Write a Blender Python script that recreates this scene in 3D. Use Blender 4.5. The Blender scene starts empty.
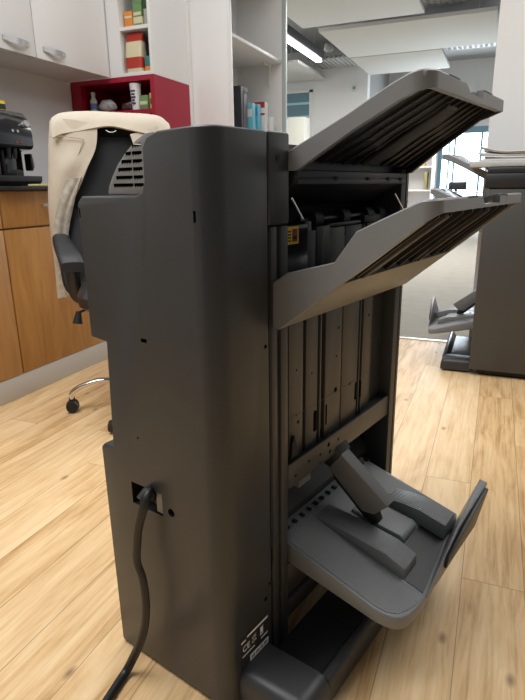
import bpy, bmesh, math, random
from mathutils import Vector, Matrix
random.seed(7)
S = bpy.context.scene
COL = S.collection

# ------------------------------------------------------------------ materials
MATS = {}
def nodes(m):
    m.use_nodes = True
    nt = m.node_tree
    return nt, nt.nodes, nt.links, nt.nodes['Principled BSDF']

def mat(name, rgb, rough=.5, metal=0, noise=0, nscale=60, bump=0, bscale=400, spec=.5, alpha=1, emit=None, estr=0, trans=0, coat=0):
    if name in MATS: return MATS[name]
    m = bpy.data.materials.new(name)
    nt, N, L, b = nodes(m)
    b.inputs['Base Color'].default_value = (*rgb, 1)
    b.inputs['Roughness'].default_value = rough
    b.inputs['Metallic'].default_value = metal
    b.inputs['Specular IOR Level'].default_value = spec
    b.inputs['Alpha'].default_value = alpha
    b.inputs['Transmission Weight'].default_value = trans
    b.inputs['Coat Weight'].default_value = coat
    if emit:
        b.inputs['Emission Color'].default_value = (*emit, 1)
        b.inputs['Emission Strength'].default_value = estr
    tc = N.new('ShaderNodeTexCoord')
    if noise:
        n = N.new('ShaderNodeTexNoise'); n.inputs['Scale'].default_value = nscale
        n.inputs['Detail'].default_value = 4
        L.new(tc.outputs['Object'], n.inputs['Vector'])
        mx = N.new('ShaderNodeMix'); mx.data_type = 'RGBA'
        mx.inputs['A'].default_value = (*[c * (1 - noise) for c in rgb], 1)
        mx.inputs['B'].default_value = (*[min(1, c * (1 + noise)) for c in rgb], 1)
        L.new(n.outputs['Fac'], mx.inputs['Factor']); L.new(mx.outputs['Result'], b.inputs['Base Color'])
    if bump:
        n = N.new('ShaderNodeTexNoise'); n.inputs['Scale'].default_value = bscale
        L.new(tc.outputs['Object'], n.inputs['Vector'])
        bp = N.new('ShaderNodeBump'); bp.inputs['Strength'].default_value = bump; bp.inputs['Distance'].default_value = .001
        L.new(n.outputs['Fac'], bp.inputs['Height']); L.new(bp.outputs['Normal'], b.inputs['Normal'])
    MATS[name] = m
    return m

def math_node(N, L, op, a, b=None, c=None):
    n = N.new('ShaderNodeMath'); n.operation = op
    for i, v in enumerate((a, b, c)):
        if v is None: continue
        if isinstance(v, (int, float)): n.inputs[i].default_value = v
        else: L.new(v, n.inputs[i])
    return n.outputs[0]

def wood_floor():
    m = bpy.data.materials.new('oak_laminate'); nt, N, L, b = nodes(m)
    tc = N.new('ShaderNodeTexCoord'); sp = N.new('ShaderNodeSeparateXYZ'); L.new(tc.outputs['Object'], sp.inputs[0])
    W, LEN = .1303, 1.23
    u = math_node(N, L, 'DIVIDE', math_node(N, L, 'SUBTRACT', sp.outputs[0], .0066 - 40 * W), W)
    row = math_node(N, L, 'FLOOR', u); fx = math_node(N, L, 'FRACT', u)
    wn = N.new('ShaderNodeTexWhiteNoise'); wn.noise_dimensions = '1D'; L.new(row, wn.inputs['W'])
    v = math_node(N, L, 'ADD', math_node(N, L, 'DIVIDE', sp.outputs[1], LEN), math_node(N, L, 'MULTIPLY', wn.outputs['Value'], 7.3))
    seg = math_node(N, L, 'FLOOR', v); fy = math_node(N, L, 'FRACT', v)
    # per-plank random
    wn2 = N.new('ShaderNodeTexWhiteNoise'); wn2.noise_dimensions = '2D'
    cb = N.new('ShaderNodeCombineXYZ'); L.new(row, cb.inputs[0]); L.new(seg, cb.inputs[1]); L.new(cb.outputs[0], wn2.inputs['Vector'])
    # grain
    cv = N.new('ShaderNodeCombineXYZ')
    L.new(math_node(N, L, 'MULTIPLY', sp.outputs[0], 1.0), cv.inputs[0])
    L.new(math_node(N, L, 'MULTIPLY', sp.outputs[1], .055), cv.inputs[1])
    L.new(math_node(N, L, 'MULTIPLY', wn2.outputs['Value'], 30), cv.inputs[2])
    g = N.new('ShaderNodeTexNoise'); g.inputs['Scale'].default_value = 75; g.inputs['Detail'].default_value = 9; g.inputs['Roughness'].default_value = .65; g.inputs['Distortion'].default_value = .6
    L.new(cv.outputs[0], g.inputs['Vector'])
    cv2 = N.new('ShaderNodeCombineXYZ')
    L.new(sp.outputs[0], cv2.inputs[0]); L.new(math_node(N, L, 'MULTIPLY', sp.outputs[1], .22), cv2.inputs[1]); L.new(math_node(N, L, 'MULTIPLY', wn2.outputs['Value'], 17), cv2.inputs[2])
    g2 = N.new('ShaderNodeTexNoise'); g2.inputs['Scale'].default_value = 13; g2.inputs['Detail'].default_value = 5; g2.inputs['Distortion'].default_value = 1.0
    L.new(cv2.outputs[0], g2.inputs['Vector'])
    fac = math_node(N, L, 'ADD', math_node(N, L, 'MULTIPLY', g.outputs['Fac'], .6), math_node(N, L, 'MULTIPLY', g2.outputs['Fac'], .55))
    fac = math_node(N, L, 'ADD', fac, math_node(N, L, 'MULTIPLY', math_node(N, L, 'SUBTRACT', wn2.outputs['Value'], .5), .16))
    cr = N.new('ShaderNodeValToRGB'); L.new(fac, cr.inputs[0])
    e = cr.color_ramp.elements
    e[0].position = .41; e[0].color = (.49, .275, .110, 1)
    e[1].position = .74; e[1].color = (.88, .645, .375, 1)
    k = e.new(.56); k.color = (.74, .49, .245, 1)
    # knots
    vo = N.new('ShaderNodeTexVoronoi'); vo.voronoi_dimensions = '2D'; vo.inputs['Scale'].default_value = 1
    cv3 = N.new('ShaderNodeCombineXYZ'); L.new(math_node(N, L, 'MULTIPLY', sp.outputs[0], 5.2), cv3.inputs[0]); L.new(math_node(N, L, 'MULTIPLY', sp.outputs[1], 2.6), cv3.inputs[1])
    L.new(cv3.outputs[0], vo.inputs['Vector'])
    vs = N.new('ShaderNodeSeparateColor'); L.new(vo.outputs['Color'], vs.inputs[0])
    big = math_node(N, L, 'GREATER_THAN', vs.outputs[0], .45)
    mr = N.new('ShaderNodeMapRange'); L.new(vo.outputs['Distance'], mr.inputs['Value'])
    mr.inputs['From Min'].default_value = .01; mr.inputs['From Max'].default_value = .055; mr.inputs['To Min'].default_value = .75; mr.inputs['To Max'].default_value = 0
    kn = math_node(N, L, 'MULTIPLY', mr.outputs[0], big)
    mk = N.new('ShaderNodeMix'); mk.data_type = 'RGBA'; L.new(kn, mk.inputs['Factor']); L.new(cr.outputs[0], mk.inputs['A']); mk.inputs['B'].default_value = (.2, .10, .045, 1)
    # seams
    def near(f, w):
        d = math_node(N, L, 'MINIMUM', f, math_node(N, L, 'SUBTRACT', 1, f)); return math_node(N, L, 'LESS_THAN', d, w)
    sm = math_node(N, L, 'MAXIMUM', near(fx, .0075), near(fy, .0008))
    mx = N.new('ShaderNodeMix'); mx.data_type = 'RGBA'; L.new(math_node(N, L, 'MULTIPLY', sm, .6), mx.inputs['Factor'])
    L.new(mk.outputs['Result'], mx.inputs['A']); mx.inputs['B'].default_value = (.16, .09, .04, 1)
    L.new(mx.outputs['Result'], b.inputs['Base Color'])
    b.inputs['Roughness'].default_value = .45; b.inputs['Specular IOR Level'].default_value = .35
    bp = N.new('ShaderNodeBump'); bp.inputs['Strength'].default_value = .12; bp.inputs['Distance'].default_value = .001
    L.new(g.outputs['Fac'], bp.inputs['Height']); L.new(bp.outputs['Normal'], b.inputs['Normal'])
    return m

def grain_wood(name, lo, hi):
    m = bpy.data.materials.new(name); nt, N, L, b = nodes(m)
    tc = N.new('ShaderNodeTexCoord'); mp = N.new('ShaderNodeMapping'); mp.inputs['Scale'].default_value = (7, 7, .9)
    L.new(tc.outputs['Object'], mp.inputs[0])
    n = N.new('ShaderNodeTexNoise'); n.inputs['Scale'].default_value = 3; n.inputs['Detail'].default_value = 7; n.inputs['Distortion'].default_value = 1.1
    L.new(mp.outputs[0], n.inputs['Vector'])
    cr = N.new('ShaderNodeValToRGB'); L.new(n.outputs['Fac'], cr.inputs[0])
    cr.color_ramp.elements[0].position = .3; cr.color_ramp.elements[0].color = (*lo, 1)
    cr.color_ramp.elements[1].position = .7; cr.color_ramp.elements[1].color = (*hi, 1)
    L.new(cr.outputs[0], b.inputs['Base Color']); b.inputs['Roughness'].default_value = .4
    return m

def ribbed(name, rgb, pitch=.0056):
    m = bpy.data.materials.new(name); nt, N, L, b = nodes(m)
    tc = N.new('ShaderNodeTexCoord'); sp = N.new('ShaderNodeSeparateXYZ'); L.new(tc.outputs['Object'], sp.inputs[0])
    f = math_node(N, L, 'FRACT', math_node(N, L, 'DIVIDE', sp.outputs[1], pitch))
    h = math_node(N, L, 'ABSOLUTE', math_node(N, L, 'SUBTRACT', f, .5))
    gm = N.new('ShaderNodeNewGeometry'); 
    mr = N.new('ShaderNodeMapRange'); L.new(h, mr.inputs['Value']); mr.inputs['From Min'].default_value = .12; mr.inputs['From Max'].default_value = .3
    bp = N.new('ShaderNodeBump'); bp.inputs['Strength'].default_value = .8; bp.inputs['Distance'].default_value = .0016
    L.new(mr.outputs[0], bp.inputs['Height']); L.new(bp.outputs['Normal'], b.inputs['Normal'])
    b.inputs['Base Color'].default_value = (*rgb, 1); b.inputs['Roughness'].default_value = .5
    return m

def fabric_mat(name, rgb, crinkle=0):
    m = mat(name, rgb, .9, noise=.06, nscale=25, bump=.4, bscale=700)
    return m

M_floor = wood_floor()
M_shell = mat('charcoal_plastic', (.036,.037,.039), .34, bump=.12, bscale=900, spec=.45)
M_side = M_shell
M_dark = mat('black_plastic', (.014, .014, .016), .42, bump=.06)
M_rib = mat('shaded_tray_plastic', (.045, .046, .047), .6)  # tray grey darkened to carry the shade under the trays
M_foot = mat('foot_plastic', (.034,.034,.036), .40, bump=.06)
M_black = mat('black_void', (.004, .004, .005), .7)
M_metal = mat('dark_sheet_metal', (.058,.058,.058), .40, metal=.3)
M_tray = mat('grey_tray_plastic', (.200,.206,.208), .40, bump=.15, bscale=900)
M_trayrib = ribbed('ribbed_tray_plastic', (.20,.203,.205))
M_trayb = mat('beige_grey_plastic', (.205,.203,.192), .45)
M_arm = mat('arm_plastic', (.18,.183,.185), .45, bump=.15, bscale=900)
M_chrome = mat('chrome', (.75, .75, .76), .15, metal=1)
M_alu = mat('brushed_aluminium', (.55, .55, .55), .35, metal=.8)
M_white = mat('white_laminate', (.80,.79,.78), .45)
M_wall = mat('white_wall_paint', (.78,.77,.755), .8, noise=.02, nscale=4)
M_grey = mat('grey_wall_paint', (.40, .40, .395), .8)
M_red = mat('crimson_laminate', (.36, .008, .032), .45)
M_redin = M_red
M_cab = grain_wood('cabinet_wood', (.40, .185, .050), (.55, .29, .088))
M_kick = mat('grey_kickboard', (.60,.585,.56), .4)
M_top = mat('black_worktop', (.014, .014, .016), .35)
M_splash = mat('splashback', (.76, .765, .76), .3)
M_carpet = mat('carpet', (.34, .315, .27), .95, noise=.12, nscale=10, bump=.5, bscale=250)
M_yellow = mat('yellow_label', (.80, .52, .02), .5)
M_lab = mat('label_white', (.8, .8, .78), .5)
M_leather = mat('black_leather', (.020, .021, .024), .38, bump=.3, bscale=220)
M_mesh = mat('charcoal_fabric', (.028, .031, .038), .8, bump=.4, bscale=500)
M_coat = fabric_mat('cream_cotton', (.60, .53, .43))
M_lining = mat('quilted_lining', (.50,.46,.39), .85, noise=.55, nscale=38, bump=1, bscale=60)
M_gloss = mat('glossy_black', (.010, .010, .011), .12, coat=.5)
M_rubber = mat('black_rubber', (.012, .012, .012), .6)
M_paper = mat('paper', (.78, .78, .77), .8)
M_cable = mat('black_cable', (.008, .008, .008), .45)

# ------------------------------------------------------------------ helpers
MIRROR = [False]
def link(name, me, m, parent=None, smooth=False, autos=None):
    o = bpy.data.objects.new(name, me); COL.objects.link(o)
    if m is not None and not me.materials: me.materials.append(m)
    if parent: o.parent = parent
    if smooth:
        for p in me.polygons: p.use_smooth = True
    return o

def obj(name, bm, m, parent=None, bevel=0, seg=2, smooth=False, ang=35):
    bmesh.ops.remove_doubles(bm, verts=bm.verts, dist=1e-6)
    bmesh.ops.recalc_face_normals(bm, faces=bm.faces)
    if bevel:
        es = [e for e in bm.edges if len(e.link_faces) == 2 and e.calc_face_angle(0) > math.radians(ang)]
        bmesh.ops.bevel(bm, geom=es, offset=bevel, segments=seg, affect='EDGES', profile=.5, clamp_overlap=True)
    if MIRROR[0]:
        for v in bm.verts: v.co.x = -v.co.x
        bmesh.ops.recalc_face_normals(bm, faces=bm.faces)
    me = bpy.data.meshes.new(name); bm.to_mesh(me); bm.free()
    o = link(name, me, m, parent)
    if smooth or bevel:
        for p in me.polygons: p.use_smooth = True
        try: me.set_sharp_from_angle(angle=math.radians(40 if smooth else 28))
        except Exception: pass
    return o

def box(bm, x0, x1, y0, y1, z0, z1, M=None):
    vs = [bm.verts.new(Vector(p)) for p in ((x0,y0,z0),(x1,y0,z0),(x1,y1,z0),(x0,y1,z0),(x0,y0,z1),(x1,y0,z1),(x1,y1,z1),(x0,y1,z1))]
    if M is not None:
        for v in vs: v.co = M @ v.co
    for f in ((0,3,2,1),(4,5,6,7),(0,1,5,4),(1,2,6,5),(2,3,7,6),(3,0,4,7)):
        bm.faces.new([vs[i] for i in f])
    return vs
def B(*a, M=None):
    bm = bmesh.new()
    if a and isinstance(a[0], (tuple, list)):
        for q in a: box(bm, *q, M=M)
    else: box(bm, *a, M=M)
    return bm
def prism(pts, a0, a1, axis='y', bm=None):
    """closed outline extruded along an axis; pts are the two other coordinates"""
    bm = bm or bmesh.new()
    def P(p, a):
        return {'y': (p[0], a, p[1]), 'x': (a, p[0], p[1]), 'z': (p[0], p[1], a)}[axis]
    A = [bm.verts.new(P(p, a0)) for p in pts]; C = [bm.verts.new(P(p, a1)) for p in pts]
    n = len(pts)
    bm.faces.new(A); bm.faces.new(C[::-1])
    for i in range(n): bm.faces.new((A[i], C[i], C[(i+1) % n], A[(i+1) % n]))
    return bm
def loft(bm, loops, cap=True):
    R = [[bm.verts.new(Vector(p)) for p in l] for l in loops]
    n = len(R[0])
    for a, b in zip(R, R[1:]):
        for i in range(n): bm.faces.new((a[i], a[(i+1) % n], b[(i+1) % n], b[i]))
    if cap: bm.faces.new(R[0][::-1]); bm.faces.new(R[-1])
    return bm
def cyl(bm, p0, p1, r0, r1=None, n=20):
    p0, p1 = Vector(p0), Vector(p1); r1 = r0 if r1 is None else r1
    d = (p1 - p0).normalized(); q = d.to_track_quat('Z', 'Y').to_matrix()
    ls = []
    for p, r in ((p0, r0), (p1, r1)):
        ls.append([p + q @ Vector((r*math.cos(2*math.pi*i/n), r*math.sin(2*math.pi*i/n), 0)) for i in range(n)])
    return loft(bm, ls)
def catmull(pts, k=8):
    pts = [Vector(p) for p in pts]; out = []
    P = [2*pts[0]-pts[1]] + pts + [2*pts[-1]-pts[-2]]
    for i in range(1, len(P)-2):
        for j in range(k):
            t = j/k; a, b, c, d = P[i-1:i+3]
            out.append(.5*((2*b)+(c-a)*t+(2*a-5*b+4*c-d)*t*t+(3*b-a-3*c+d)*t**3))
    out.append(pts[-1]); return out
def tube(bm, pts, r, n=12, k=8, flat=1, smooth=True):
    P = catmull(pts, k) if smooth else [Vector(p) for p in pts]
    ls = []; up = Vector((0, 0, 1))
    prev = None
    for i, p in enumerate(P):
        d = (P[min(i+1, len(P)-1)] - P[max(i-1, 0)]).normalized()
        if prev is None:
            s = d.cross(up) if abs(d.z) < .9 else d.cross(Vector((0, 1, 0)))
        else: s = prev - d*prev.dot(d)
        s.normalize(); t = d.cross(s).normalized(); prev = s
        rr = r[min(i*len(r)//len(P), len(r)-1)] if isinstance(r, list) else r
        ls.append([p + s*rr*math.cos(2*math.pi*j/n) + t*rr*flat*math.sin(2*math.pi*j/n) for j in range(n)])
    return loft(bm, ls)
def rrect(x0, x1, y0, y1, r, n=5):
    out = []
    for cx, cy, a in ((x1-r, y1-r, 0), (x0+r, y1-r, 90), (x0+r, y0+r, 180), (x1-r, y0+r, 270)):
        for i in range(n+1):
            t = math.radians(a + 90*i/n); out.append((cx + r*math.cos(t), cy + r*math.sin(t)))
    return out
def tag(o, label, cat, group=None):
    o['label'] = label; o['category'] = cat
    if group: o['group'] = group
    return o
def thing(name, label, cat, loc=(0,0,0), rz=0, group=None):
    o = bpy.data.objects.new(name, None); COL.objects.link(o); o.empty_display_size = .05
    o.location = loc; o.rotation_euler = (0, 0, rz)
    return tag(o, label, cat, group)
def struct(o): o['kind'] = 'structure'; return o
def flipx(bm):
    if MIRROR[0]:
        for v in bm.verts: v.co.x = -v.co.x
    return bm
def boolean(o, cutbm, cutmat):
    """cut pockets out of a finished mesh, the pocket walls take cutmat"""
    bmesh.ops.recalc_face_normals(cutbm, faces=cutbm.faces)
    me = bpy.data.meshes.new('c'); cutbm.to_mesh(me); cutbm.free(); me.materials.append(cutmat)
    c = bpy.data.objects.new('c', me); COL.objects.link(c)
    par = o.parent; o.parent = None
    mod = o.modifiers.new('b', 'BOOLEAN'); mod.operation = 'DIFFERENCE'; mod.object = c; mod.solver = 'EXACT'; mod.use_self = True
    try: mod.material_mode = 'TRANSFER'
    except Exception: pass
    bpy.context.view_layer.update()
    dg = bpy.context.evaluated_depsgraph_get()
    nm = bpy.data.meshes.new_from_object(o.evaluated_get(dg))
    o.modifiers.clear(); o.data = nm; o.parent = par
    bpy.data.objects.remove(c); return o
def text_mesh(s, size):
    cu = bpy.data.curves.new('t', 'FONT'); cu.body = s; cu.size = size; cu.extrude = .0001
    t = bpy.data.objects.new('t', cu); COL.objects.link(t)
    bpy.context.view_layer.update()
    me = bpy.data.meshes.new_from_object(t.evaluated_get(bpy.context.evaluated_depsgraph_get()))
    bpy.data.objects.remove(t); return me
def put_text(bm, s, size, M):
    me = text_mesh(s, size); t = bmesh.new(); t.from_mesh(me)
    for v in t.verts: v.co = M @ v.co
    me2 = bpy.data.meshes.new('x'); t.to_mesh(me2); t.free(); bm.from_mesh(me2)

# ------------------------------------------------------------------ camera
F_PX, PITCH, ROLL, YAW, MYAW = 551.462, .286018, -.0136164, .393878, .642583
HC = .86
cp, sp_, cr_, sr_ = math.cos(PITCH), math.sin(PITCH), math.cos(ROLL), math.sin(ROLL)
Fw = Vector((0, cp, -sp_)); R0 = Vector((1, 0, 0)); U0 = Vector((0, sp_, cp))
R2 = R0*cr_ + U0*sr_; U2 = U0*cr_ - R0*sr_
rot = Matrix.Rotation(YAW, 3, 'Z')
Fw, R2, U2 = rot @ Fw, rot @ R2, rot @ U2
cd = bpy.data.cameras.new('camera'); cam = bpy.data.objects.new('camera', cd); COL.objects.link(cam)
cd.sensor_fit = 'VERTICAL'; cd.sensor_height = 36; cd.sensor_width = 27; cd.lens = F_PX/700*36
cd.clip_start = .02; cd.clip_end = 100
mw = Matrix.Identity(4)
for i in range(3): mw[i][0] = R2[i]; mw[i][1] = U2[i]; mw[i][2] = -Fw[i]
mw[2][3] = HC
cam.matrix_world = mw; S.camera = cam

# ------------------------------------------------------------------ machine: shared paper trays
ZP = lambda x: .218 - .30*(x + .485)     # top of the sloping lower tray

def interp(tab, x):
    tab = sorted(tab)
    if x <= tab[0][0]: return tab[0][1]
    for a, b in zip(tab, tab[1:]):
        if x <= b[0]: return a[1] + (b[1]-a[1])*(x-a[0])/max(1e-9, b[0]-a[0])
    return tab[-1][1]
def rim(top, bot, y0, y1, xe, rad, th):
    xs = sorted(set([p[0] for p in top+bot if p[0] < xe-rad-.002] + [xe-rad]))
    path = [((x, y0), (0, -1)) for x in xs]
    for i in range(1, 11):
        a = math.radians(-90 + 9*i); path.append(((xe-rad+rad*math.cos(a), y0+rad+rad*math.sin(a)), (math.cos(a), math.sin(a))))
    path.append(((xe, y1), (1, 0)))
    ls = []
    for (x, y), (nx, ny) in path:
        zt, zb = interp(top, x), interp(bot, x)
        ix, iy = x-nx*th, y-ny*th
        ls.append([(x+nx*.0005, y+ny*.0005, zb), (x, y, zt-.002), (x-nx*.002, y-ny*.002, zt), (ix, iy, zt), (ix, iy, zb)])
    return loft(bmesh.new(), ls)
def upper_trays(root):
    # ---- top tray
    near = [(-.500,.906),(-.485,.913),(-.391,.955),(-.330,.9855),(-.306,.9955),(-.293,.999),(-.282,.9965),(-.274,.978),
            (-.30,.9685),(-.315,.966),(-.387,.931),(-.472,.884),(-.500,.884)]
    # outer end drifts back by 3 cm towards the far side
    def shear(bm, k, y0, zk=0):
        for v in bm.verts:
            f = max(0, min(1, (v.co.x + .5)/.2)); d = (v.co.y - y0)
            v.co.x -= k*f*d; v.co.z += zk*f*d
        return bm
    TOP = [(-.500,.906),(-.485,.913),(-.391,.955),(-.330,.9855),(-.306,.9955),(-.292,.999),(-.274,.9995)]
    BOT = [(-.500,.884),(-.472,.884),(-.387,.931),(-.315,.966),(-.29,.9745),(-.274,.978)]
    t = obj('upper_tray', shear(rim(TOP, BOT, .72, 1.176, -.274, .030, .011), .07, .72, .03), M_tray, root, 0, smooth=True)
    # top plate
    top = [(-.500,.912),(-.485,.911),(-.391,.952),(-.316,.989),(-.293,.9985),(-.282,.9965),(-.2835,.990),(-.294,.9925),(-.316,.981),(-.391,.945),(-.485,.904),(-.500,.905)]
    obj('top_plate', shear(prism(top, .725, 1.175), .07, .72, .03), M_tray, t, .0015)
    for o_ in (t, [c for c in t.children if c.name.startswith('top_plate')][0]):
        boolean(o_, flipx(shear(prism([(.855,1.012),(.92,.9865),(1.005,.9865),(1.005,1.012)], -.315, -.255, 'x'), .07, .72, .03)), M_arm)
    for q in ((.80,.855),(1.01,1.075)): obj('grip_line', shear(B(-.2865,-.2742,*q,.9988,.9999), .07, .72, .03), M_dark, t)
    far = obj('side_wall', shear(prism(near, 1.164, 1.176), .07, .72, .03), M_dark, t, .002)
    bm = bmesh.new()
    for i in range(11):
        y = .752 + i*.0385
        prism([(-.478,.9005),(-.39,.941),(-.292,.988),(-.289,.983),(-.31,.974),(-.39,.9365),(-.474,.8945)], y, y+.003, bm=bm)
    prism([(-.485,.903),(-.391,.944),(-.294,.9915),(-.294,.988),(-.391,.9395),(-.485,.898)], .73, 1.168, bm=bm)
    obj('underside_ribs', shear(bm, .07, .72, .03), M_dark, t)  # black stands in for shade on the tray's own grey plastic
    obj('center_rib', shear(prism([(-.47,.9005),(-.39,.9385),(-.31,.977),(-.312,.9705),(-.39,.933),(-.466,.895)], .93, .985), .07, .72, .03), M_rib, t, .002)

    # ---- middle tray
    nearw = [(-.497,.700),(-.493,.718),(-.461,.738),(-.40,.754),(-.382,.759),(-.350,.802),(-.316,.818),(-.262,.8425),(-.250,.8445),(-.241,.8425),
             (-.238,.827),(-.252,.8185),(-.267,.808),(-.313,.772),(-.361,.736),(-.478,.648),(-.497,.656)]
    def sh2(bm, k=.035, y0=.68):
        for v in bm.verts:
            f = max(0, min(1, (v.co.x + .49)/.22)); v.co.x -= k*f*(v.co.y - y0)
        return bm
    TOP = [(-.497,.700),(-.493,.718),(-.461,.738),(-.40,.754),(-.382,.759),(-.350,.802),(-.316,.818),(-.262,.8425),(-.239,.8445)]
    BOT = [(-.497,.656),(-.478,.648),(-.361,.736),(-.313,.772),(-.267,.808),(-.239,.827)]
    t = obj('middle_tray', sh2(rim(TOP, BOT, .68, 1.178, -.239, .022, .011)), M_tray, root, 0, smooth=True)
    topp = [(-.493,.712),(-.461,.730),(-.40,.744),(-.382,.750),(-.350,.791),(-.316,.809),(-.262,.8405),(-.250,.8435),(-.2465,.838),
            (-.262,.830),(-.316,.801),(-.350,.783),(-.382,.742),(-.40,.737),(-.461,.722),(-.493,.703)]
    obj('top_plate', sh2(prism(topp, .69, 1.175)), M_tray, t, .0015)
    for o_ in (t, [c for c in t.children if c.name.startswith('top_plate')][0]):
        boolean(o_, flipx(sh2(prism([(.862,.86),(.90,.8315),(1.0,.8315),(1.0,.86)], -.285, -.22, 'x'))), M_arm)
    for q in ((.81,.862,.8438,.8450),(1.005,1.05,.8438,.8450),(1.05,1.0515,.829,.8449)): obj('grip_line', sh2(B(-.2475,-.2386,*q)), M_dark, t)
    obj('side_wall', sh2(prism(nearw, 1.166, 1.178)), M_tray, t, .002)
    obj('root_panel', sh2(prism([(-.495,.700),(-.46,.705),(-.385,.735),(-.372,.7275),(-.478,.648),(-.495,.650)], .692, 1.166)), M_trayb, t, .002)
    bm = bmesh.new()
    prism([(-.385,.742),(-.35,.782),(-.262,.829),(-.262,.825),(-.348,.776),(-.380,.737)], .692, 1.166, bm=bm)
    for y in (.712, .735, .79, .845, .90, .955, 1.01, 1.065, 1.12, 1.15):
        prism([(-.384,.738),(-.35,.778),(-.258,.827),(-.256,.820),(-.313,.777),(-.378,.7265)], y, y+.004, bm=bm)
    obj('underside_ribs', sh2(bm), M_dark, t)  # same grey plastic as the tray, its shade put into the black
    for ya, yb in ((.752,.770),(.985,.994)):
        obj('rail', sh2(prism([(-.378,.735),(-.33,.770),(-.254,.824),(-.252,.818),(-.313,.773),(-.376,.7245)], ya, yb)), M_rib, t, .001)
    obj('hinge_bracket', sh2(prism([(-.385,.7355),(-.352,.760),(-.352,.748),(-.385,.722)], .975, 1.0)), M_dark, t, .001)

def lower_tray(root):
    def plan(pts, up, dn, bm=None):
        bm = bm or bmesh.new()
        A = [bm.verts.new((x, y, ZP(x)+up)) for x, y in pts]; C = [bm.verts.new((x, y, ZP(x)-dn(x) if callable(dn) else ZP(x)-dn)) for x, y in pts]
        n = len(pts); bm.faces.new(A); bm.faces.new(C[::-1])
        for i in range(n): bm.faces.new((A[i], C[i], C[(i+1) % n], A[(i+1) % n]))
        return bm
    dn = lambda x: .026 + .016*max(0, min(1, (-.36 - x)/.12))
    edge = [(-.535,.735),(-.46,.735),(-.32,.733),(-.303,.736),(-.288,.743),(-.277,.755),(-.270,.772),(-.266,.80),(-.264,.833),(-.299,1.11),(-.535,1.11)]
    t = obj('stacker_tray', plan(edge, 0, dn), M_tray, root, .003)
    # ribbed near deck lies 1 mm proud, inset from the rim
    deck = [(-.498,.741),(-.455,.741),(-.32,.739),(-.300,.743),(-.284,.757),(-.276,.776),(-.2695,.80),(-.2665,.828),(-.335,.832),(-.40,.834),(-.49,.846),(-.525,.86),(-.525,.80)]
    obj('ribbed_deck', plan(deck, .0014, .004), M_trayrib, t)
    bm = plan([(-.515,.97),(-.515,1.10),(-.305,1.10),(-.300,1.055),(-.42,1.045),(-.47,1.0)], .0014, .004)
    obj('smooth_deck', bm, M_tray, t)
    # raised ramps that stay level while the deck falls away
    def ramp(name, y0, y1, x0, x1, x2, lift0, h1, h2):
        bm = prism([(x0, ZP(x0)-.004),(x0, ZP(x0)+lift0),((x0+x1)/2, (ZP(x0)+lift0+h1)/2+.003),(x1, h1),(x2, h2),(x2, ZP(x2)-.004)], y0, y1)
        return obj(name, bm, M_trayrib, t, .0012)
    ramp('ribbed_ramp', .836, .893, -.50, -.345, -.307, .002, .203, .186)
    ramp('ribbed_ramp', 1.002, 1.058, -.42, -.345, -.290, .012, .209, .194)
    # middle channel
    obj('sliding_block', prism([(-.46,ZP(-.46)-.002),(-.46,ZP(-.46)+.006),(-.40,.203),(-.352,.196),(-.343,.190),(-.343,ZP(-.343)-.002)], .915, .985), M_tray, t, .004, 3)
    obj('channel_floor', plan([(-.342,.895),(-.342,1.001),(-.289,1.001),(-.270,.834),(-.3065,.835),(-.3065,.895)], .0012, .004), M_dark, t)
    # stop wall: leans outward, rises towards the far side
    bm = bmesh.new()
    def W(x, y, z): return bm.verts.new((x, y, z))
    loops = [[(-.2665,.833,.149),(-.2625,.833,.147),(-.2620,.833,.1535),(-.2645,.833,.1540)],
             [(-.2760,.91,.147),(-.2630,.91,.141),(-.2605,.91,.184),(-.2628,.91,.1845)],
             [(-.2860,.985,.148),(-.2640,.985,.138),(-.2575,.985,.2150),(-.2620,.985,.2165)],
             [(-.2990,1.113,.148),(-.2800,1.113,.138),(-.2440,1.113,.2560),(-.2600,1.113,.2600)]]
    loft(bm, loops); obj('stop_wall', bm, M_tray, t, .0012)
    bm = bmesh.new()
    loft(bm, [[(-.262,.918,.160),(-.257,.918,.159),(-.2540,.918,.183),(-.258,.918,.183)],
              [(-.262,1.0,.160),(-.256,1.0,.159),(-.2480,1.0,.212),(-.254,1.0,.213)],
              [(-.270,1.108,.150),(-.258,1.108,.149),(-.2390,1.108,.245),(-.246,1.108,.247)]])
    obj('stop_wall_flap', bm, M_dark, t, .001)
    # little black spring clips at the throat of the tray
    bm = bmesh.new()
    for i in range(14):
        x = -.520 + .0; y = .762 + i*.026
        box(bm, x-.004, x+.006, y, y+.007, ZP(x)+.001, ZP(x)+.005)
    obj('throat_clips', bm, M_dark, t)
    bm = bmesh.new(); cyl(bm, (-.47,.845,ZP(-.47)), (-.47,.845,ZP(-.47)+.0022), .0045, n=14); obj('screw_hole', bm, M_black, t)
    # paper pusher arm
    L = [(-.520,.372),(-.476,.3425),(-.372,.262),(-.400,.234),(-.427,.232),(-.497,.296),(-.512,.322),(-.520,.345)]
    a = obj('pusher_arm', prism(L, .896, .930), M_arm, root, .003)
    obj('arm_hinge', prism([(-.545,.392),(-.508,.392),(-.476,.345),(-.50,.31),(-.545,.33)], .890, .936), M_dark, a, .003)
    obj('arm_brace', prism([(-.505,.300),(-.44,.245),(-.400,.236),(-.392,.214),(-.405,.205),(-.425,.215),(-.497,.280)], .904, .924), M_dark, a, .002)

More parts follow.
